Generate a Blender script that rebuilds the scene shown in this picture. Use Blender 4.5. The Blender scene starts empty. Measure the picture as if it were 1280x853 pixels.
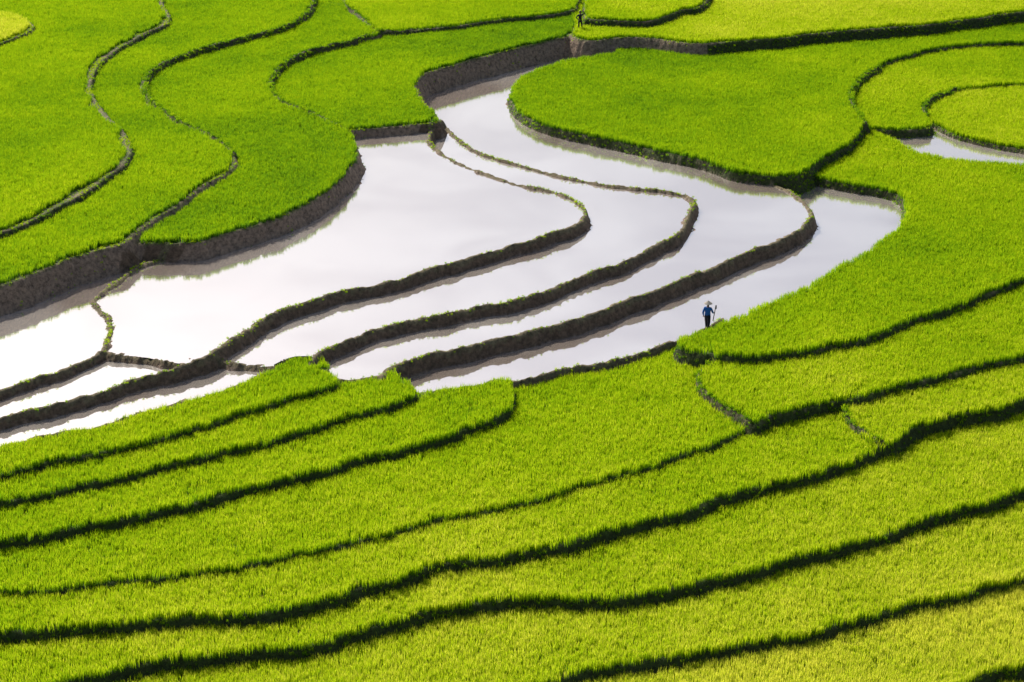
import bpy, math, numpy as np
import bmesh
from mathutils import Vector, Matrix
from mathutils.geometry import delaunay_2d_cdt
rng=np.random.default_rng(7)
scene=bpy.context.scene
# ---------------- survey frame: camera ----------------
PITCH=math.radians(21.5); F=2608.0; CAMZ=38.25
cp,sp=math.cos(PITCH),math.sin(PITCH)
def unproj(uvz):
    uvz=np.asarray(uvz,float)
    a=(uvz[:,0]-640)/F; b=(426.5-uvz[:,1])/F
    dx=a; dy=cp+b*sp; dz=-sp+b*cp
    t=(uvz[:,2]-CAMZ)/dz
    return np.stack([dx*t,dy*t],1)
def sm(pts,n=10):
    P=np.asarray(pts,float)
    if len(P)<3: return P
    Q=np.vstack([2*P[0]-P[1],P,2*P[-1]-P[-2]])
    out=[]
    for i in range(1,len(Q)-2):
        p0,p1,p2,p3=Q[i-1],Q[i],Q[i+1],Q[i+2]
        for k in range(n):
            t=k/n
            out.append(0.5*((2*p1)+(-p0+p2)*t+(2*p0-5*p1+4*p2-p3)*t*t+(-p0+3*p1-3*p2+p3)*t**3))
    out.append(Q[-2]); return np.array(out)
def wz(pts,z):
    P=np.asarray(pts,float)
    return np.hstack([P,np.full((len(P),1),z)])
def resample(P,step=0.4,closed=False):
    if closed: P=np.vstack([P,P[:1]])
    out=[]
    for a,b in zip(P[:-1],P[1:]):
        d=np.linalg.norm((b-a)[:2]); n=max(1,int(math.ceil(d/step)))
        for k in range(n): out.append(a+(b-a)*k/n)
    if not closed: out.append(P[-1])
    return np.array(out)
def warp(x,y):
    wx=0.07*np.sin(1.3*x+0.5*y+1)+0.03*np.sin(4.3*x-2.1*y)+0.02*np.sin(7.7*y+5.1*x+2)
    wy=0.17*np.sin(.53*x+.7*y+3)*np.sin(.31*x-.2*y)+0.07*np.sin(1.1*x+1.9*y+3)+0.035*np.sin(3.3*x+1.7*y+.5)+0.02*np.sin(8.3*x-6.1*y)
    return wx,wy
# ---------------- grid ----------------
D=0.12; X0,X1,Y0,Y1=-62.,62.,60.,206.
nx=int((X1-X0)/D)+1; ny=int((Y1-Y0)/D)+1
gx=X0+np.arange(nx)*D; gy=Y0+np.arange(ny)*D
R=2.0
def sdf(poly):
    P=resample(poly,0.5,True); N=len(P)
    C=np.zeros((ny,nx+1),np.int16)
    for i in range(N):
        a=P[i];b=P[(i+1)%N]
        if a[1]==b[1]: continue
        lo,hi=(a,b) if a[1]<b[1] else (b,a)
        j0=max(0,int(math.ceil((lo[1]-Y0)/D))); j1=min(ny-1,int(math.ceil((hi[1]-Y0)/D))-1)
        if j1<j0: continue
        j=np.arange(j0,j1+1); yy=Y0+j*D
        xi=lo[0]+(hi[0]-lo[0])*(yy-lo[1])/(hi[1]-lo[1])
        ix=np.clip(np.ceil((xi-X0)/D).astype(int),0,nx)
        np.add.at(C,(j,ix),1)
    inside=(np.cumsum(C,1)[:,:nx]%2)==1
    d=np.full((ny,nx),R,np.float32)
    for i in range(N):
        a=P[i];b=P[(i+1)%N]
        w=win(a,b)
        if w is None: continue
        i0,i1,j0,j1=w
        dd,_=segd(a,b,i0,i1,j0,j1)
        v=d[j0:j1,i0:i1]; np.minimum(v,dd,out=v)
    return inside,d
def win(a,b,r=R):
    i0=max(0,int((min(a[0],b[0])-r-X0)/D)); i1=min(nx,int((max(a[0],b[0])+r-X0)/D)+2)
    j0=max(0,int((min(a[1],b[1])-r-Y0)/D)); j1=min(ny,int((max(a[1],b[1])+r-Y0)/D)+2)
    if i1<=i0 or j1<=j0: return None
    return i0,i1,j0,j1
def segd(a,b,i0,i1,j0,j1):
    x=gx[i0:i1][None,:]; y=gy[j0:j1][:,None]
    ex,ey=b[0]-a[0],b[1]-a[1]; L=ex*ex+ey*ey+1e-9
    t=np.clip(((x-a[0])*ex+(y-a[1])*ey)/L,0,1)
    return np.sqrt((x-a[0]-t*ex)**2+(y-a[1]-t*ey)**2),t
H=np.full((ny,nx),-7.0,np.float32)
KIND=np.zeros((ny,nx),np.int8)      # 1 rice, 2 grassy riser, 3 mud, 4 bed, 5 grassy bund
TINT=np.zeros((ny,nx),np.float32)
EDGE=np.zeros((ny,nx),np.float32)
MARG=np.zeros((ny,nx),np.float32)
G=0.32
Rg=[
('t00',2.2,0,.8,.3,[(-100,8),(0,12),(32,20),(40,32),(0,50),(-100,75)],[(-200,60),(-200,0)]),
('t0',1.8,0,.36,.5,[(225,-90),(205,-10),(212,20),(178,40),(148,56),(122,80),(113,106),(125,130),(152,158),(163,182),(150,205),(110,232),(60,260),(0,286),(-150,330)],[(-400,330),(-400,-200),(100,-200)]),
('t1',1.3,1,.32,.3,[(400,-90),(390,3),(370,25),(330,40),(270,55),(210,75),(180,95),(183,118),(215,145),(265,168),(293,188),(290,205),(250,232),(205,262),(168,288),(150,300),(120,308),(60,329),(0,352),(-150,400)],[(-400,400),(-400,-200),(200,-200)]),
('t2',0.9,1,.27,.12,[(425,-90),(432,6),(478,36),(440,48),(380,64),(346,84),(335,103),(350,124),(395,143),(432,160),(443,178),(442,200),(412,232),(360,262),(300,283),(240,297),(200,299),(165,298)],[(140,250),(100,100),(250,-90)]),
('t3',0.5,1,.22,.2,[(432,160),(480,154),(530,151),(550,146),(530,124),(520,104),(530,90),(572,76),(640,58),(700,44),(718,38)],[(722,20),(700,0),(500,-10),(400,50),(310,100),(340,145)]),
('t4',0.95,0,.5,.2,[(470,37),(540,32),(620,22),(690,14),(722,8)],[(740,-100),(425,-100),(430,0)]),
('t6',1.2,0,.6,.2,[(730,20),(760,22),(810,22),(850,10),(885,-5),(910,-90)],[(740,-100)]),
('t5',0.55,1,.66,.2,[(713,40),(735,46),(800,43),(870,50),(950,46),(1050,35),(1150,28),(1280,11),(1450,-10)],[(1500,-170),(740,-170),(718,10)]),
('r1',-.4,0,.27,.05,[(770,64),(700,77),(655,93),(641,108),(640,122),(655,140),(700,157),(760,171),(830,186),(885,198),(925,213),(990,215),(1020,200),(1066,172),(1078,152),(1064,128),(1067,104),(1098,80),(1150,62),(1200,54),(1280,50),(1450,42)],[(1450,-20),(1000,20),(870,40),(770,40)]),
('r2',-.8,0,.4,.1,[(1082,156),(1125,158),(1162,155),(1156,138),(1165,120),(1200,109),(1280,102),(1450,96)],[(1450,30),(1100,50),(1030,110),(1050,150)]),
('r3',-1.05,0,.5,.1,[(1160,148),(1200,166),(1240,176),(1280,183),(1450,205)],[(1450,80),(1200,85),(1130,120),(1140,145)]),
('r4',-1.1,0,.42,.03,[(925,212),(1000,215),(1050,224),(1105,234),(1131,247),(1132,266),(1112,292),(1060,326),(1000,360),(940,386),(890,406),(850,425),(880,438),(960,440),(1050,426),(1120,404),(1200,376),(1280,345),(1450,290)],[(1450,222),(1280,203),(1200,198),(1145,189),(1118,174),(1085,160),(1000,195)]),
('r5',-1.55,0,.5,.03,[(862,436),(892,450),(876,464),(881,485),(905,505),(941,523),(960,518),(1010,504),(1075,490),(1120,479),(1200,459),(1280,439),(1450,395)],[(1450,270),(1200,340),(1000,410),(870,428)]),
('b1',-.75,0,.52,.0,[(-200,600),(-100,576),(0,556),(80,540),(160,520),(240,500),(300,480),(332,462),(370,447),(400,445),(418,466),(415,478),(350,497),(280,519),(200,543),(100,566),(0,585),(-200,625)],[]),
('b2',-1.1,0,.51,.0,[(412,473),(460,468),(492,465),(520,482),(518,490),(470,507),(400,528),(300,555),(200,579),(100,602),(0,621),(-200,660)],[(-200,580),(300,500)]),
('b3',-1.48,0,.51,.0,[(520,490),(580,483),(625,473),(643,478),(638,503),(600,526),(540,547),(440,572),(300,609),(200,632),(100,654),(0,671),(-200,700)],[(-200,600),(400,520)]),
('b4',-1.93,0,.5,.0,[(640,477),(700,463),(760,452),(830,434),(865,430)],[(890,436),(920,470),(960,500)],[(942,526),(900,547),(820,577),(740,598),(640,627),(560,644),(460,667),(360,691),(240,712),(120,724),(0,734),(-200,745)],[(-200,600),(300,560),(590,500)]),
('r6',-2.0,0,.62,.0,[(1075,490),(1056,508),(1073,533),(1106,552),(1140,532),(1200,513),(1280,496),(1450,455)],[(1450,380),(1200,440)]),
('b5',-2.2,0,.56,.0,[(1060,500),(1075,530),(1108,551),(1085,564),(1020,587),(940,607),(860,631),(780,654),(700,676),(620,691),(540,702),(470,727),(400,747),(300,761),(200,768),(100,777),(0,787),(-200,800)],[(-200,700),(400,665),(700,580),(900,510),(1060,480)]),
('b6',-2.72,0,.63,.0,[(1450,555),(1280,607),(1200,633),(1120,657),(1040,681),(960,702),(880,722),(800,737),(700,743),(600,748),(520,763),(440,787),(360,802),(240,817),(160,828),(100,842),(40,860),(-200,930)],[(-200,750),(400,690),(900,570),(1110,530),(1450,440)]),
('b7',-3.27,0,.7,.0,[(1450,670),(1280,717),(1200,738),(1120,757),(1040,777),(960,797),(880,811),(800,822),(720,837),(640,855),(500,885),(300,925),(-200,1000)],[(-200,850),(200,790),(700,710),(1450,540)]),
('b8',-3.72,0,.92,.0,[(1450,780),(1280,824),(1220,845),(1150,868),(900,960),(400,1060),(-200,1150)],[(-200,960),(600,820),(1450,650)]),
('b9',-4.3,1,1.0,.9,[(1500,1150),(-300,1250)],[(-300,900),(700,850),(1500,750)]),
]
for r in Rg:
    name,z,mud,tint,marg=r[:5]
    parts=[]
    for k,s in enumerate(r[5:]):
        if len(s)==0: continue
        a=wz(s,z+G)
        parts.append(sm(a) if k%2==0 else a)
    P=unproj(np.vstack(parts))
    ins,d=sdf(P)
    lip=0.05*np.exp(-((d-0.15)/0.2)**2)
    val=np.where(ins,z+lip,np.where(d<R-.02,z-(2.2 if mud else 2.6)*d,-99)).astype(np.float32)
    m=val>H
    H[m]=val[m]; TINT[m]=tint; MARG[m]=marg
    KIND[m]=np.where(ins[m],1,3 if mud else 2)
    EDGE[m]=np.where(ins[m],d[m],-d[m])
xg=unproj([(885,50,.8)])[0][0]
GXX=np.broadcast_to(gx[None,:],H.shape); GYY=np.broadcast_to(gy[:,None],H.shape)
KIND[(KIND==3)&(GXX>xg)&(GYY>140)]=2
# ---------------- bunds ----------------
def L(pts): return sm(np.array([(p[0],p[1],p[2]) for p in pts],float))
def Z(pts,z): return [(a,b,z) for a,b in pts]
BA=L(Z([(552,150),(540,163),(541,182),(575,203),(640,228),(700,243),(727,258),(730,270),(715,283),(680,295),(620,312),(560,330),(480,352),(400,372),(345,390),(310,412),(265,440)],.11)+[(228,455,0.02),(180,473,-.14)]+Z([(120,490),(60,507),(0,522),(-200,570)],-.16))
BE=L(Z([(240,312),(215,322),(175,333),(148,350),(120,376),(138,402),(136,425),(128,438),(100,452),(60,468),(0,487),(-200,540)],.11))
BF=L(Z([(130,440),(180,446),(228,454)],.05))
BG=L([(238,450,-.05),(265,448,-.3),(325,457,-.4),(340,458,-.42)])
BB=L(Z([(545,150),(565,167),(600,191),(680,214),(760,231),(830,239),(860,246),(866,260),(852,285),(820,308),(760,333),(700,356),(640,376),(560,392),(500,403),(440,422),(402,440),(390,450)],-.34))
BC=L(Z([(915,212),(960,228),(990,240),(1009,256),(1012,272),(990,292),(940,313),(880,338),(820,362),(750,388),(680,410),(600,428),(540,442),(485,463),(476,471)],-.77))
BS=L(Z([(476,471),(500,482),(525,492),(580,484),(625,474),(650,475),(700,462),(760,451),(830,433),(880,409),(905,398)],-1.4))
B2=L(Z([(390,448),(408,468),(430,474),(460,469),(478,470)],-.78))
S1=L(Z([(-200,605),(-100,578),(0,558),(80,541),(160,521),(240,501),(300,481),(332,463),(370,449),(394,448)],-.6))
GB1=L(Z([(400,-60),(390,3),(370,25),(330,40),(270,55),(210,75),(182,95),(184,118),(215,145),(265,168),(292,190)],1.3+.26))
GB2=L(Z([(478,37),(440,49),(380,65),(347,85),(337,103),(350,124),(395,143),(430,160)],.9+.26))
GB3=L(Z([(866,438),(890,452),(876,466),(882,486),(905,506),(940,524)],-1.6+.25))
GB4=L(Z([(1075,492),(1057,508),(1073,533),(1104,551)],-2.0+.25))
GB5=L(Z([(1080,154),(1066,128),(1068,104),(1098,82)],-.4+.28))
GB6=L(Z([(1158,142),(1156,134),(1165,121),(1200,110)],-.8+.28))
GB7=L(Z([(410,2),(440,10),(480,37),(540,32),(620,22),(700,12)],.95+.15))
bunds=[(BA,.09,3),(BE,.09,3),(BF,.04,3),(BG,.04,3),(BB,.09,3),(BC,.1,3),(BS,.07,3),(B2,.07,3),(S1,.07,3),
 (GB1,.1,5),(GB2,.1,5),(GB3,.05,5),(GB4,.05,5),(GB5,.12,5),(GB6,.1,5),(GB7,.05,5)]
RIDGE=np.full((ny,nx),9.,np.float32)
for line,hw,kd in bunds:
    xy=unproj(line); P=resample(np.hstack([xy,line[:,2:3]]),.4)
    for a,b in zip(P[:-1],P[1:]):
        w=win(a,b,1.5)
        if w is None: continue
        i0,i1,j0,j1=w
        dd,t=segd(a,b,i0,i1,j0,j1)
        v=(a[2]+(b[2]-a[2])*t-2.4*np.maximum(dd-hw,0)).astype(np.float32)
        h=H[j0:j1,i0:i1]; m=v>h
        h[m]=v[m]; KIND[j0:j1,i0:i1][m]=kd; EDGE[j0:j1,i0:i1][m]=-dd[m]-.01
        rr=RIDGE[j0:j1,i0:i1]; np.minimum(rr,np.maximum(dd-hw,0),out=rr)
# ---------------- water pools ----------------
def sl(line,a,b):
    i=np.argmin(np.hypot(line[:,0]-a[0],line[:,1]-a[1])); j=np.argmin(np.hypot(line[:,0]-b[0],line[:,1]-b[1]))
    return line[i:j+1] if i<=j else line[j:i+1][::-1]
pools=[]
pools.append((0.0,[sl(BE,(240,312),(130,440)),BF,sl(BA,(228,455),(541,166)),wz([(545,140),(500,136),(430,138),(425,190),(390,222),(300,262),(245,285)],0)]))
pools.append((-.03,[BE,wz([(-200,380),(0,330),(120,288),(160,275),(240,285)],-.03)]))
pools.append((-.3,[sl(BE,(128,438),(-200,540)),sl(BA,(-200,570),(228,455)),BF[::-1]]))
pools.append((-.68,[sl(BA,(240,450),(-200,570)),sl(S1,(-200,605),(335,462)),BG[::-1]]))
pools.append((-.48,[BG[8:],sl(S1,(340,461),(394,448)),BB[:-3][::-1][:-6],sl(BA,(541,175),(265,440))]))
pools.append((-.9,[BB,B2,BC[::-1],wz([(925,200),(830,172),(760,157),(710,140),(672,120),(668,105),(720,82),(790,64),(790,44),(700,32),(600,52),(540,65),(505,85),(500,108),(520,135)],-.9)]))
pools.append((-1.5,[BC,BS,wz([(905,405),(960,400),(1060,345),(1135,300),(1160,264),(1150,236),(1100,222),(1000,206),(925,204)],-1.5)]))
pools.append((-1.28,[wz([(1090,150),(1200,140),(1450,150),(1450,235),(1280,215),(1200,208),(1145,198),(1110,185)],-1.28)]))
wv=[];wf=[]
for z,parts in pools:
    P=unproj(np.vstack(parts))
    ins,d=sdf(P)
    m=ins&((H<z-.1))
    H[m]=z-.14; KIND[m]=4; EDGE[m]=0
    keep=[P[0]]
    for p in P[1:]:
        if np.linalg.norm(p-keep[-1])>.12: keep.append(p)
    if np.linalg.norm(keep[0]-keep[-1])<.12: keep.pop()
    P=np.array(keep); wx,wy=warp(P[:,0],P[:,1])
    P2=[Vector((float(p[0]+a),float(p[1]+b))) for p,a,b in zip(P,wx,wy)]
    ar=sum(P2[i].x*P2[(i+1)%len(P2)].y-P2[(i+1)%len(P2)].x*P2[i].y for i in range(len(P2)))
    if ar<0: P2=P2[::-1]
    res=delaunay_2d_cdt(P2,[],[list(range(len(P2)))],1,1e-4)
    s=len(wv); wv+=[(v.x,v.y,z) for v in res[0]]
    for f in res[2]:
        a,b,c=[res[0][i] for i in f[:3]]
        cr=(b.x-a.x)*(c.y-a.y)-(c.x-a.x)*(b.y-a.y)
        f=list(f) if cr>0 else list(f)[::-1]
        wf.append([s+i for i in f])
# ---------------- relief noise ----------------
def vnoise(scale,seed):
    r=np.random.default_rng(seed)
    mx=int((X1-X0)/scale)+3; my=int((Y1-Y0)/scale)+3
    g=r.random((my,mx)).astype(np.float32)
    fx=(gx-X0)/scale; fy=(gy-Y0)/scale
    ix=fx.astype(int); iy=fy.astype(int); tx=fx-ix; ty=fy-iy
    tx=tx*tx*(3-2*tx); ty=ty*ty*(3-2*ty)
    a=g[iy][:,ix]*(1-tx)+g[iy][:,ix+1]*tx
    b=g[iy+1][:,ix]*(1-tx)+g[iy+1][:,ix+1]*tx
    return a*(1-ty[:,None])+b*ty[:,None]-.5
n1=vnoise(.27,1); n2=vnoise(.7,2); n3=vnoise(6,3); n4=vnoise(1.6,4); n5=vnoise(17,5); n6=vnoise(3.1,6)
amp=np.where(KIND==1,.03,np.where(KIND==4,0.0,np.where(KIND==3,.22,.10)))
amp=np.where(RIDGE<.12,.12,amp)
H2=H+amp*(n1+.7*n2+.5*n4)
mudm=(KIND!=4)
sh=mudm.astype(np.float32)
for _ in range(2):
    s2=sh.copy()
    s2[1:]=np.maximum(s2[1:],sh[:-1]*.6); s2[:-1]=np.maximum(s2[:-1],sh[1:]*.6)
    s2[:,1:]=np.maximum(s2[:,1:],sh[:,:-1]*.6); s2[:,:-1]=np.maximum(s2[:,:-1],sh[:,1:]*.6); sh=s2
H2=H2+np.where(KIND==4,np.clip(sh,0,.6)*.16*(1+1.6*n2+1.2*n1),0)
# ---------------- materials ----------------
def mat(name):
    m=bpy.data.materials.new(name); m.use_nodes=True; nt=m.node_tree
    for n in list(nt.nodes): nt.nodes.remove(n)
    o=nt.nodes.new('ShaderNodeOutputMaterial'); return m,nt,o
def simple(name,col,rough=.8,noise=.15,sc=20):
    m,nt,o=mat(name); b=nt.nodes.new('ShaderNodeBsdfPrincipled')
    n=nt.nodes.new('ShaderNodeTexNoise'); n.inputs['Scale'].default_value=sc
    tc=nt.nodes.new('ShaderNodeTexCoord'); nt.links.new(tc.outputs['Object'],n.inputs['Vector'])
    r=nt.nodes.new('ShaderNodeValToRGB')
    r.color_ramp.elements[0].position=.3; r.color_ramp.elements[1].position=.7
    r.color_ramp.elements[0].color=tuple(c*(1-noise) for c in col)+(1,)
    r.color_ramp.elements[1].color=tuple(min(1,c*(1+noise)) for c in col)+(1,)
    nt.links.new(n.outputs['Fac'],r.inputs['Fac']); nt.links.new(r.outputs['Color'],b.inputs['Base Color'])
    b.inputs['Roughness'].default_value=rough
    nt.links.new(b.outputs[0],o.inputs[0]); return m
mg,nt,o=mat('paddy_soil')
b=nt.nodes.new('ShaderNodeBsdfPrincipled'); b.inputs['Roughness'].default_value=.75; b.inputs['Specular IOR Level'].default_value=.25
at=nt.nodes.new('ShaderNodeAttribute'); at.attribute_name='soil'
tc=nt.nodes.new('ShaderNodeTexCoord')
n=nt.nodes.new('ShaderNodeTexNoise'); n.inputs['Scale'].default_value=4; n.inputs['Detail'].default_value=9; n.inputs['Roughness'].default_value=.75
nt.links.new(tc.outputs['Object'],n.inputs['Vector'])
mr=nt.nodes.new('ShaderNodeMapRange'); mr.inputs[1].default_value=.33; mr.inputs[2].default_value=.67; mr.inputs[3].default_value=.3; mr.inputs[4].default_value=1.7
nt.links.new(n.outputs['Fac'],mr.inputs[0])
vm=nt.nodes.new('ShaderNodeVectorMath'); vm.operation='SCALE'
nt.links.new(at.outputs['Color'],vm.inputs[0]); nt.links.new(mr.outputs[0],vm.inputs['Scale'])
nt.links.new(vm.outputs[0],b.inputs['Base Color'])
bp=nt.nodes.new('ShaderNodeBump'); bp.inputs['Strength'].default_value=1; bp.inputs['Distance'].default_value=.15
nt.links.new(n.outputs['Fac'],bp.inputs['Height']); nt.links.new(bp.outputs[0],b.inputs['Normal'])
nt.links.new(b.outputs[0],o.inputs[0])
# water
mw,nt,o=mat('silty_water')
gl=nt.nodes.new('ShaderNodeBsdfGlossy'); gl.inputs['Roughness'].default_value=.04; gl.inputs['Color'].default_value=(.9,.9,.92,1)
df=nt.nodes.new('ShaderNodeBsdfDiffuse')
tc=nt.nodes.new('ShaderNodeTexCoord')
n=nt.nodes.new('ShaderNodeTexNoise'); n.inputs['Scale'].default_value=.12; n.inputs['Detail'].default_value=6; n.inputs['Distortion'].default_value=.6
nt.links.new(tc.outputs['Object'],n.inputs['Vector'])
r=nt.nodes.new('ShaderNodeValToRGB'); r.color_ramp.elements[0].position=.38; r.color_ramp.elements[1].position=.62
r.color_ramp.elements[0].color=(.38,.31,.26,1); r.color_ramp.elements[1].color=(.58,.52,.46,1)
nt.links.new(n.outputs['Fac'],r.inputs['Fac']); nt.links.new(r.outputs['Color'],df.inputs['Color'])
mx=nt.nodes.new('ShaderNodeMixShader'); mx.inputs[0].default_value=.68
nt.links.new(df.outputs[0],mx.inputs[1]); nt.links.new(gl.outputs[0],mx.inputs[2])
n=nt.nodes.new('ShaderNodeTexNoise'); n.inputs['Scale'].default_value=6; n.inputs['Detail'].default_value=3
nt.links.new(tc.outputs['Object'],n.inputs['Vector'])
bp=nt.nodes.new('ShaderNodeBump'); bp.inputs['Strength'].default_value=.06; bp.inputs['Distance'].default_value=.02
nt.links.new(n.outputs['Fac'],bp.inputs['Height']); nt.links.new(bp.outputs[0],gl.inputs['Normal'])
nt.links.new(mx.outputs[0],o.inputs[0])
# rice leaf
ml,nt,o=mat('rice_leaf')
at=nt.nodes.new('ShaderNodeAttribute'); at.attribute_type='INSTANCER'; at.attribute_name='tint'
oi=nt.nodes.new('ShaderNodeObjectInfo')
ad=nt.nodes.new('ShaderNodeMath'); ad.operation='MULTIPLY_ADD'; ad.inputs[1].default_value=.16
nt.links.new(oi.outputs['Random'],ad.inputs[0]); nt.links.new(at.outputs['Fac'],ad.inputs[2])
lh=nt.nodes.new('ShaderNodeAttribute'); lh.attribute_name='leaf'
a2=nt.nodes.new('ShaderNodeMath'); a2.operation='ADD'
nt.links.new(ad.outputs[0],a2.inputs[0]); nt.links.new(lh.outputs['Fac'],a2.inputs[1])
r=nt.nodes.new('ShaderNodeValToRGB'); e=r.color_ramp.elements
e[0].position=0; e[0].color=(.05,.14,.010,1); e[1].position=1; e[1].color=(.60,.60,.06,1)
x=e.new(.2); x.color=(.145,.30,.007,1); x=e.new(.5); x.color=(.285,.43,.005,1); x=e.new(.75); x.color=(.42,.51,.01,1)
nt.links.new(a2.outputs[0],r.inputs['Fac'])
df=nt.nodes.new('ShaderNodeBsdfDiffuse'); tr=nt.nodes.new('ShaderNodeBsdfTranslucent')
hs=nt.nodes.new('ShaderNodeHueSaturation'); hs.inputs['Value'].default_value=1.4
nt.links.new(r.outputs[0],df.inputs[0]); nt.links.new(r.outputs[0],hs.inputs['Color']); nt.links.new(hs.outputs[0],tr.inputs[0])
mx=nt.nodes.new('ShaderNodeMixShader'); mx.inputs[0].default_value=.6
nt.links.new(df.outputs[0],mx.inputs[1]); nt.links.new(tr.outputs[0],mx.inputs[2])
nt.links.new(mx.outputs[0],o.inputs[0])
# ---------------- ground mesh ----------------
XX,YY=np.meshgrid(gx,gy)
wx,wy=warp(XX,YY)
okv=np.abs(XX)<YY*.25+9
co=np.stack([XX+wx,YY+wy,H2],-1).reshape(-1,3).astype(np.float32)
idx=np.arange(nx*ny).reshape(ny,nx)
q=np.stack([idx[:-1,:-1],idx[:-1,1:],idx[1:,1:],idx[1:,:-1]],-1)
qm=okv[:-1,:-1]|okv[:-1,1:]|okv[1:,1:]|okv[1:,:-1]
q=q[qm]
used=np.zeros(nx*ny,bool); used[q.ravel()]=True
rem=np.cumsum(used)-1
q=rem[q]; co_u=co[used]
me=bpy.data.meshes.new('terraced_ground')
me.vertices.add(len(co_u)); me.vertices.foreach_set('co',co_u.ravel())
me.loops.add(q.size); me.loops.foreach_set('vertex_index',q.ravel().astype(np.int32))
me.polygons.add(len(q)); me.polygons.foreach_set('loop_start',np.arange(0,q.size,4,dtype=np.int32))
me.update(calc_edges=True)
col=np.zeros((ny,nx,4),np.float32); col[...,3]=1
def setc(m,c): col[m,:3]=c
setc(KIND==0,(.04,.07,.015)); setc(KIND==1,(.05,.08,.012)); setc(KIND==2,(.05,.065,.016)); setc(KIND==3,(.27,.19,.13)); setc(KIND==4,(.22,.16,.12)); setc(KIND==5,(.09,.085,.035))
setc((KIND==3)&(RIDGE<.6),(.15,.10,.062))
setc((KIND==3)&(RIDGE<.08),(.17,.14,.075))
lipm=(KIND==1)&(EDGE<MARG*.9)
g=np.clip(.62+n2*1.3+n1,0,1)[...,None]
cc=np.array((.09,.12,.025))*g+np.array((.20,.155,.09))*(1-g)
col[lipm,:3]=cc[lipm]
me.attributes.new('soil','FLOAT_COLOR','POINT').data.foreach_set('color',col.reshape(-1,4)[used].ravel())
me.polygons.foreach_set('use_smooth',np.ones(len(q),bool))
me.materials.append(mg)
ob=bpy.data.objects.new('terraced_ground',me); scene.collection.objects.link(ob)
wm=bpy.data.meshes.new('paddy_water'); wm.from_pydata(wv,[],wf); wm.materials.append(mw); wm.update()
wo=bpy.data.objects.new('paddy_water',wm); scene.collection.objects.link(wo)
vs=[];fs=[]
xs=np.concatenate([np.linspace(-1500,-80,12),np.linspace(-62,62,14),np.linspace(80,1500,12)])
ys=np.concatenate([np.linspace(-600,40,10),np.linspace(60,206,14),np.linspace(230,2500,16)])
for y in ys:
    for x in xs:
        zz=-9+.055*(np.clip(y,0,400)-71)+2*math.sin(x*.02)*math.cos(y*.013)*(1 if abs(x)>62 or y>210 or y<60 else 0)
        if y>400: zz+=(y-400)*.12
        vs.append((x,y,zz))
W=len(xs)
for j in range(len(ys)-1):
    for i in range(W-1): fs.append((j*W+i,j*W+i+1,(j+1)*W+i+1,(j+1)*W+i))
vm_=bpy.data.meshes.new('valley_ground'); vm_.from_pydata(vs,[],fs); vm_.materials.append(simple('valley_grass',(.07,.12,.02),.9,.4,.3)); vm_.update()
scene.collection.objects.link(bpy.data.objects.new('valley_ground',vm_))
# ---------------- rice plants ----------------
def clump(name,nb,rad,hgt,wid,seed,droop):
    r=np.random.default_rng(seed); V=[];Fc=[];Lh=[]
    for i in range(nb):
        a=r.random()*6.283; rr=rad*math.sqrt(r.random())
        x,y=rr*math.cos(a),rr*math.sin(a)
        h=hgt*(.68+.5*r.random()); la=r.random()*6.283; ln=h*(.06+droop*r.random())
        fa=r.random()*3.1416; wxx,wyy=wid*math.cos(fa),wid*math.sin(fa)
        dx,dy=math.cos(la)*ln,math.sin(la)*ln
        s=len(V); u=r.normal(0,.1)
        V+=[(x-wxx*.6,y-wyy*.6,-.03),(x+wxx*.6,y+wyy*.6,-.03),
            (x+dx*.35-wxx,y+dy*.35-wyy,h*.6),(x+dx*.35+wxx,y+dy*.35+wyy,h*.6),
            (x+dx,y+dy,h*(1-.15*r.random()))]
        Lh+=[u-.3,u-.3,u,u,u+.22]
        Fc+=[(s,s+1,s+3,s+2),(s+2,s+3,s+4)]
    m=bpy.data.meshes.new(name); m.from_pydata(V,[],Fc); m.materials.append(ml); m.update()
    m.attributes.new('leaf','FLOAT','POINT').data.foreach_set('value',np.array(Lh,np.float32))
    return bpy.data.objects.new(name,m)
colr=bpy.data.collections.new('rice_clumps')
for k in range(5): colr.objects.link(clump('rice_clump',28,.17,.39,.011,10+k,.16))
colw=bpy.data.collections.new('weed_clumps')
for k in range(4): colw.objects.link(clump('weed_clump',22,.14,.2,.012,50+k,.8))
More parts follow.
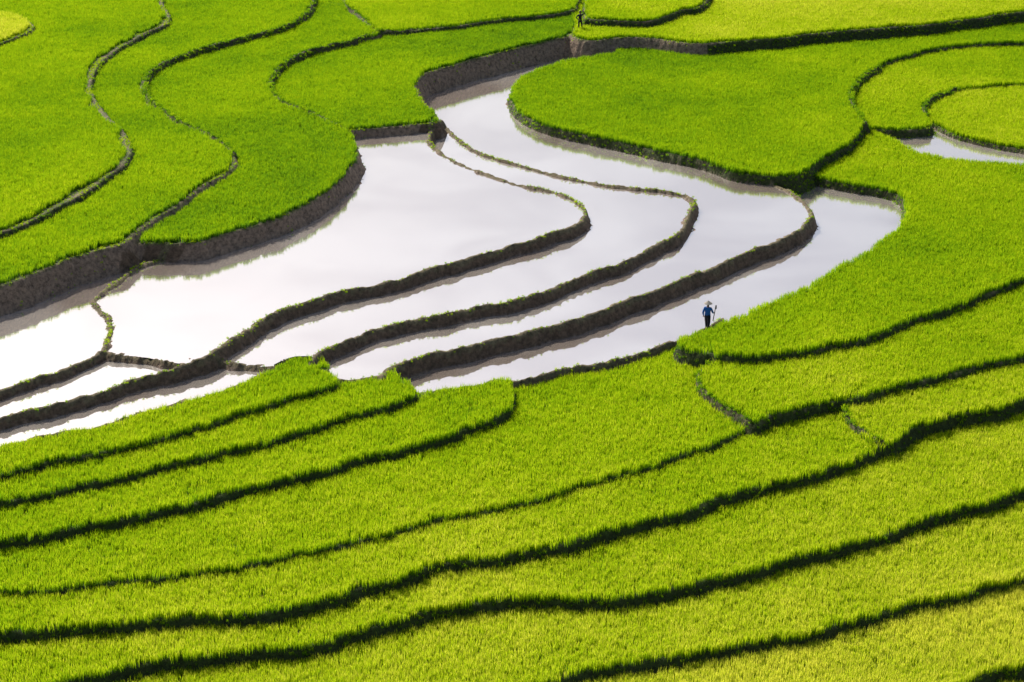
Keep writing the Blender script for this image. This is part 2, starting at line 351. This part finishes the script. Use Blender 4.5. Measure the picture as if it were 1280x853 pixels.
def scatter(name,pts,rot,scl,tint,coll):
    m=bpy.data.meshes.new(name); m.vertices.add(len(pts)); m.vertices.foreach_set('co',pts.astype(np.float32).ravel())
    m.attributes.new('rot','FLOAT_VECTOR','POINT').data.foreach_set('vector',rot.astype(np.float32).ravel())
    m.attributes.new('scl','FLOAT','POINT').data.foreach_set('value',scl.astype(np.float32))
    m.attributes.new('tint','FLOAT','POINT').data.foreach_set('value',tint.astype(np.float32))
    ob=bpy.data.objects.new(name,m); scene.collection.objects.link(ob)
    ng=bpy.data.node_groups.new(name+'_scatter','GeometryNodeTree')
    ng.interface.new_socket('Geometry',in_out='INPUT',socket_type='NodeSocketGeometry')
    ng.interface.new_socket('Geometry',in_out='OUTPUT',socket_type='NodeSocketGeometry')
    N=ng.nodes; gi=N.new('NodeGroupInput'); go=N.new('NodeGroupOutput')
    ip=N.new('GeometryNodeInstanceOnPoints'); ci=N.new('GeometryNodeCollectionInfo')
    ci.inputs['Collection'].default_value=coll; ci.inputs['Separate Children'].default_value=True; ci.inputs['Reset Children'].default_value=True
    ip.inputs['Pick Instance'].default_value=True
    a=N.new('GeometryNodeInputNamedAttribute'); a.data_type='FLOAT_VECTOR'; a.inputs['Name'].default_value='rot'
    s=N.new('GeometryNodeInputNamedAttribute'); s.data_type='FLOAT'; s.inputs['Name'].default_value='scl'
    rv=N.new('FunctionNodeRandomValue'); rv.data_type='INT'
    for i in rv.inputs:
        if i.name=='Max' and i.type=='INT': i.default_value=20
    K=ng.links
    K.new(gi.outputs[0],ip.inputs['Points']); K.new(ci.outputs[0],ip.inputs['Instance'])
    K.new([x for x in rv.outputs if x.type=='INT'][0],ip.inputs['Instance Index'])
    K.new([x for x in a.outputs if x.name=='Attribute' and x.enabled][0],ip.inputs['Rotation'])
    K.new([x for x in s.outputs if x.name=='Attribute' and x.enabled][0],ip.inputs['Scale'])
    K.new(ip.outputs[0],go.inputs[0])
    md=ob.modifiers.new('scatter','NODES'); md.node_group=ng
    return ob
PX,PY=unproj([(884,408,-1.38)])[0]
def jit(step):
    X,Y=np.meshgrid(np.arange(X0+1,X1-1,step),np.arange(66,190,step))
    X=X+(rng.random(X.shape)-.5)*step*.95; Y=Y+(rng.random(X.shape)-.5)*step*.95
    X=X.ravel();Y=Y.ravel(); m=np.abs(X)<Y*.25+4
    return X[m],Y[m]
def look(A,X,Y): return A[np.clip(np.rint((Y-Y0)/D).astype(int),0,ny-1),np.clip(np.rint((X-X0)/D).astype(int),0,nx-1)]
X,Y=jit(.195)
k=look(KIND,X,Y); e=look(EDGE,X,Y); mg_=look(MARG,X,Y)
mg_=mg_*(1+1.2*look(n4,X,Y))+.22*np.clip(look(n6,X,Y)-.1,0,1)
m=(k==1)&(e>mg_)&(look(RIDGE,X,Y)>.08)&(np.hypot(X-PX,Y-PY)>.4)
m&=~((look(n4,X,Y)>.42)&(look(n2,X,Y)>.2)&(rng.random(len(X))<.45))
X,Y=X[m],Y[m]
z=look(H2,X,Y); wx,wy=warp(X,Y)
pts=np.stack([X+wx,Y+wy,z],1); n=len(X); print('rice',n)
rot=np.stack([rng.normal(0,.06,n),rng.normal(0,.06,n),rng.random(n)*6.283],1)
scl=1.0*(1+.16*look(n3,X,Y)+.12*look(n4,X,Y)+.06*look(n2,X,Y))*(.86+.28*rng.random(n))
tint=look(TINT,X,Y)*.8+.18*look(n3,X,Y)+.10*look(n4,X,Y)+.24*look(n5,X,Y)+.02
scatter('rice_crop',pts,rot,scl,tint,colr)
X,Y=jit(.16)
k=look(KIND,X,Y); e=look(EDGE,X,Y); mg_=look(MARG,X,Y); rd=look(RIDGE,X,Y); rnd=rng.random(len(X)); pn=look(n4,X,Y); pm=look(n6,X,Y)
m=((k==2)&(rnd<.7+.5*pm))|((k==1)&(e<=mg_)&(mg_>.06)&(rnd<.5+pn))|((rd<.06)&(k==3)&(rnd<.4+1.0*pn))|((k==5)&(rnd<.9))|((k==3)&(rd>1)&(rnd<.05+.3*pn))
m&=(np.hypot(X-PX,Y-PY)>.4)
X,Y,k2=X[m],Y[m],k[m]; pn=pn[m]; z=look(H2,X,Y); wx,wy=warp(X,Y); n=len(X); print('weeds',n)
pts=np.stack([X+wx,Y+wy,z],1)
rot=np.stack([rng.normal(0,.2,n),rng.normal(0,.2,n),rng.random(n)*6.283],1)
scl=np.where(k2==2,.6,np.where(k2==5,.8,.4))*(.5+.8*rng.random(n)+.6*pn)
scatter('bank_grass',pts,rot,scl,np.where(k2==2,.08,np.where(k2==5,0.05,.25))+.3*rng.random(n)+.2*pn,colw)
# ---------------- people ----------------
def skin_mesh(name,J,E,root,sub=2):
    names=list(J); ix={a:i for i,a in enumerate(names)}
    m=bpy.data.meshes.new(name); m.from_pydata([J[a][0] for a in names],[(ix[a],ix[b]) for a,b in E],[])
    o=bpy.data.objects.new(name,m); scene.collection.objects.link(o)
    sk=o.modifiers.new('skin','SKIN'); sk.use_smooth_shade=True
    for a in names:
        r=J[a][1]; r=r if isinstance(r,tuple) else (r,r)
        v=m.skin_vertices[0].data[ix[a]]; v.radius=r; v.use_root=(a==root)
    s=o.modifiers.new('sub','SUBSURF'); s.levels=sub; s.render_levels=sub
    bpy.context.view_layer.update()
    me2=bpy.data.meshes.new_from_object(o.evaluated_get(bpy.context.evaluated_depsgraph_get()))
    bpy.data.objects.remove(o); me2.name=name
    return bpy.data.objects.new(name,me2)
skin_m=simple('skin',(.30,.17,.10),.55)
def person(name,loc,yaw,J,shirt,trouser,hands,hat=None,tools=None):
    E=[('pelvis','belly'),('belly','chest'),('chest','neck0'),('neck0','neck'),('neck','head1'),('head1','head2')]
    for s in 'lr':
        E+=[('chest','sh'+s),('sh'+s,'el'+s),('el'+s,'wr'+s),('wr'+s,'pa'+s),('pelvis','hp'+s),('hp'+s,'kn'+s),('kn'+s,'an'+s),('an'+s,'to'+s)]
    root=bpy.data.objects.new(name,None); scene.collection.objects.link(root)
    body=skin_mesh('body',J,E,'pelvis'); scene.collection.objects.link(body); body.parent=root
    me=body.data
    for m_ in (skin_m,shirt,trouser): me.materials.append(m_)
    def cls(a,b):
        if a.startswith('wr') or a in('neck0','neck','head1') or a.startswith('an'): return 0
        if a[:2]in('hp','kn') or a=='pelvis': return 2
        return 1
    for p in me.polygons:
        c=np.array(p.center); best=9;bc=1
        for a,b in E:
            A=np.array(J[a][0]);B=np.array(J[b][0]); t=np.clip(np.dot(c-A,B-A)/np.dot(B-A,B-A),0,1)
            d=np.linalg.norm(c-A-t*(B-A))
            if d<best: best=d;bc=cls(a,b)
        if bc==2 and c[2]>.93: bc=1
        p.material_index=bc; p.use_smooth=True
    for s in 'lr':
        pa=Vector(J['pa'+s][0]); wr=Vector(J['wr'+s][0]); d=(pa-wr).normalized()
        side=d.cross(Vector((0,1,0.1))).normalized(); curl=Vector(hands[s])
        for i in range(5):
            if i<4:
                b0=wr+d*.05+side*(.022*(i-1.5)); ln=[.07,.08,.075,.058][i]
                p1=b0+d*.045; p2=p1+(d+curl*.5).normalized()*ln*.5; p3=p2+(d*.3+curl).normalized()*ln*.5
            else:
                b0=wr+d*.02; p1=b0-side*.035+d*.02; p2=p1+(d-side*.5+curl*.3).normalized()*.03; p3=p2+(d+curl).normalized()*.025
            fo=skin_mesh('finger',{'a':(b0,.011),'b':(p1,.010),'c':(p2,.009),'d':(p3,.007)},[('a','b'),('b','c'),('c','d')],'a',1)
            fo.data.materials.append(skin_m); scene.collection.objects.link(fo); fo.parent=root
    hc=(Vector(J['head1'][0])+Vector(J['head2'][0]))/2
    def blob(nm,loc,sc,mt):
        bm=bmesh.new(); bmesh.ops.create_uvsphere(bm,u_segments=12,v_segments=8,radius=1)
        bmesh.ops.scale(bm,vec=sc,verts=bm.verts); bmesh.ops.translate(bm,vec=loc,verts=bm.verts)
        m_=bpy.data.meshes.new(nm); bm.to_mesh(m_); bm.free(); m_.materials.append(mt)
        for p in m_.polygons: p.use_smooth=True
        o_=bpy.data.objects.new(nm,m_); scene.collection.objects.link(o_); o_.parent=root
    dark=simple('dark_hair',(.015,.012,.01),.5)
    fy=-.088
    blob('nose',hc+Vector((0,fy-.008,-.01)),(.014,.018,.022),skin_m)
    for sx in(-1,1):
        blob('eye',hc+Vector((sx*.032,fy+.008,.012)),(.012,.008,.007),dark)
        blob('ear',hc+Vector((sx*.088,.005,0)),(.012,.02,.03),skin_m)
    blob('mouth',hc+Vector((0,fy+.006,-.05)),(.022,.008,.006),simple('lips',(.25,.08,.06)))
    blob('hair',hc+Vector((0,.022,.035)),(.096,.098,.085),dark)
    if hat:
        bm=bmesh.new(); bmesh.ops.create_cone(bm,cap_ends=False,segments=32,radius1=.23,radius2=.012,depth=.16)
        bmesh.ops.translate(bm,vec=hc+Vector((0,0,.12)),verts=bm.verts)
        bmesh.ops.solidify(bm,geom=bm.faces[:],thickness=.008)
        m_=bpy.data.meshes.new('conical_hat'); bm.to_mesh(m_); bm.free(); m_.materials.append(hat)
        o_=bpy.data.objects.new('conical_hat',m_); scene.collection.objects.link(o_); o_.parent=root
    if tools: tools(root)
    root.location=loc; root.rotation_euler=(0,0,yaw)
    return root
blue=simple('blue_cloth',(.015,.12,.42),.95); navy=simple('dark_cloth',(.010,.012,.02),.9)
straw=simple('straw',(.34,.30,.25),.85); wood=simple('wood',(.06,.04,.02),.8); metal=simple('worn_steel',(.06,.06,.06),.7)
black=simple('black_cloth',(.02,.018,.02),.9)
JW={'pelvis':((0,0,.84),(.15,.115)),'belly':((0,0,1.0),(.15,.11)),'chest':((0,-.02,1.2),(.17,.12)),'neck0':((0,-.02,1.34),(.08,.07)),'neck':((0,-.03,1.40),.05),'head1':((0,-.04,1.46),(.07,.078)),'head2':((0,-.04,1.55),(.076,.088)),
'shl':((.17,-.01,1.29),.072),'ell':((.23,.08,1.06),.058),'wrl':((.24,-.04,.86),.042),'pal':((.24,-.06,.80),(.036,.022)),
'shr':((-.17,-.02,1.29),.072),'elr':((-.25,-.06,1.08),.058),'wrr':((-.26,-.20,.98),.042),'par':((-.26,-.25,.98),(.034,.024)),
'hpl':((.085,0,.80),.105),'knl':((.10,-.16,.45),.078),'anl':((.10,-.20,.08),.05),'tol':((.11,-.34,.035),(.042,.028)),
'hpr':((-.085,0,.80),.105),'knr':((-.09,.04,.44),.078),'anr':((-.09,.24,.11),.05),'tor':((-.09,.13,.03),(.042,.028))}
def hoe(root):
    def rod(nm,a,b,r0,r1,mt):
        a=Vector(a);b=Vector(b); bm=bmesh.new()
        bmesh.ops.create_cone(bm,cap_ends=True,segments=12,radius1=r0,radius2=r1,depth=(b-a).length)
        M=Matrix.Translation((a+b)/2)@(b-a).to_track_quat('Z','Y').to_matrix().to_4x4()
        bmesh.ops.transform(bm,matrix=M,verts=bm.verts)
        m_=bpy.data.meshes.new(nm); bm.to_mesh(m_); bm.free(); m_.materials.append(mt)
        o_=bpy.data.objects.new(nm,m_); scene.collection.objects.link(o_); o_.parent=root
    rod('hoe_handle',(-.22,-.32,.5),(-.40,-.12,1.42),.024,.022,wood)
    vs=[(-.43,-.2,1.44),(-.36,-.2,1.44),(-.36,-.06,1.28),(-.46,-.06,1.28)]
    vs2=[(a,b+.012,c) for a,b,c in vs]
    m_=bpy.data.meshes.new('hoe_blade'); m_.from_pydata(vs+vs2,[],[(0,1,2,3),(7,6,5,4),(0,4,5,1),(1,5,6,2),(2,6,7,3),(3,7,4,0)]); m_.materials.append(metal)
    o_=bpy.data.objects.new('hoe_blade',m_); scene.collection.objects.link(o_); o_.parent=root
def hz(x,y): return float(look(H2,np.array([x]),np.array([y]))[0])
person('farmer',(PX,PY,hz(PX,PY)-.01),math.radians(160),JW,blue,navy,{'l':(0,-.6,0),'r':(.5,-.2,-.6)},straw,hoe)
JS={'pelvis':((0,0,.86),(.135,.10)),'belly':((0,0,1.02),(.125,.09)),'chest':((0,0,1.22),(.15,.105)),'neck0':((0,0,1.36),(.07,.06)),'neck':((0,0,1.42),.048),'head1':((0,-.015,1.48),(.07,.078)),'head2':((0,-.015,1.57),(.076,.088)),
'shl':((.17,0,1.32),.06),'ell':((.36,-.04,1.42),.045),'wrl':((.20,-.10,1.60),.034),'pal':((.15,-.10,1.64),(.034,.022)),
'shr':((-.17,0,1.31),.06),'elr':((-.33,.03,1.10),.045),'wrr':((-.18,-.06,.96),.034),'par':((-.14,-.09,.93),(.034,.022)),
'hpl':((.09,0,.82),.092),'knl':((.14,-.02,.45),.062),'anl':((.17,0,.08),.042),'tol':((.19,-.13,.035),(.042,.028)),
'hpr':((-.09,0,.82),.092),'knr':((-.12,-.02,.45),.062),'anr':((-.14,0,.08),.042),'tor':((-.16,-.13,.035),(.042,.028))}
QX,QY=unproj([(725,38,.62)])[0]
person('farmer',(QX,QY,hz(QX,QY)-.01),math.radians(20),JS,black,black,{'l':(0,-.3,.2),'r':(.2,-.4,0)},None,None)
# ---------------- light ----------------
SE=math.radians(43); SA=math.radians(-32)
sd=Vector((math.sin(SA)*math.cos(SE),math.cos(SA)*math.cos(SE),math.sin(SE)))
ld=bpy.data.lights.new('sun','SUN'); ld.energy=4.8; ld.angle=math.radians(.5); ld.color=(1,.95,.86)
lo=bpy.data.objects.new('sun',ld); lo.rotation_euler=sd.to_track_quat('Z','Y').to_euler(); lo.location=(0,100,80); scene.collection.objects.link(lo)
w=bpy.data.worlds.new('World'); scene.world=w; w.use_nodes=True; nt=w.node_tree
bg=nt.nodes['Background']; bg.inputs[1].default_value=.12
sky=nt.nodes.new('ShaderNodeTexSky'); sky.sky_type='NISHITA'; sky.sun_disc=False; sky.sun_elevation=SE; sky.sun_rotation=SA; sky.dust_density=4; sky.air_density=1
nt.links.new(sky.outputs[0],bg.inputs[0])
scene.view_settings.view_transform='Standard'; scene.view_settings.look='None'; scene.view_settings.exposure=0
cd=bpy.data.cameras.new('camera'); cd.sensor_width=36; cd.lens=F/1280*36; cd.clip_end=6000
c=bpy.data.objects.new('camera',cd); c.location=(0,0,CAMZ); c.rotation_euler=(math.pi/2-PITCH,0,0)
scene.collection.objects.link(c); scene.camera=c
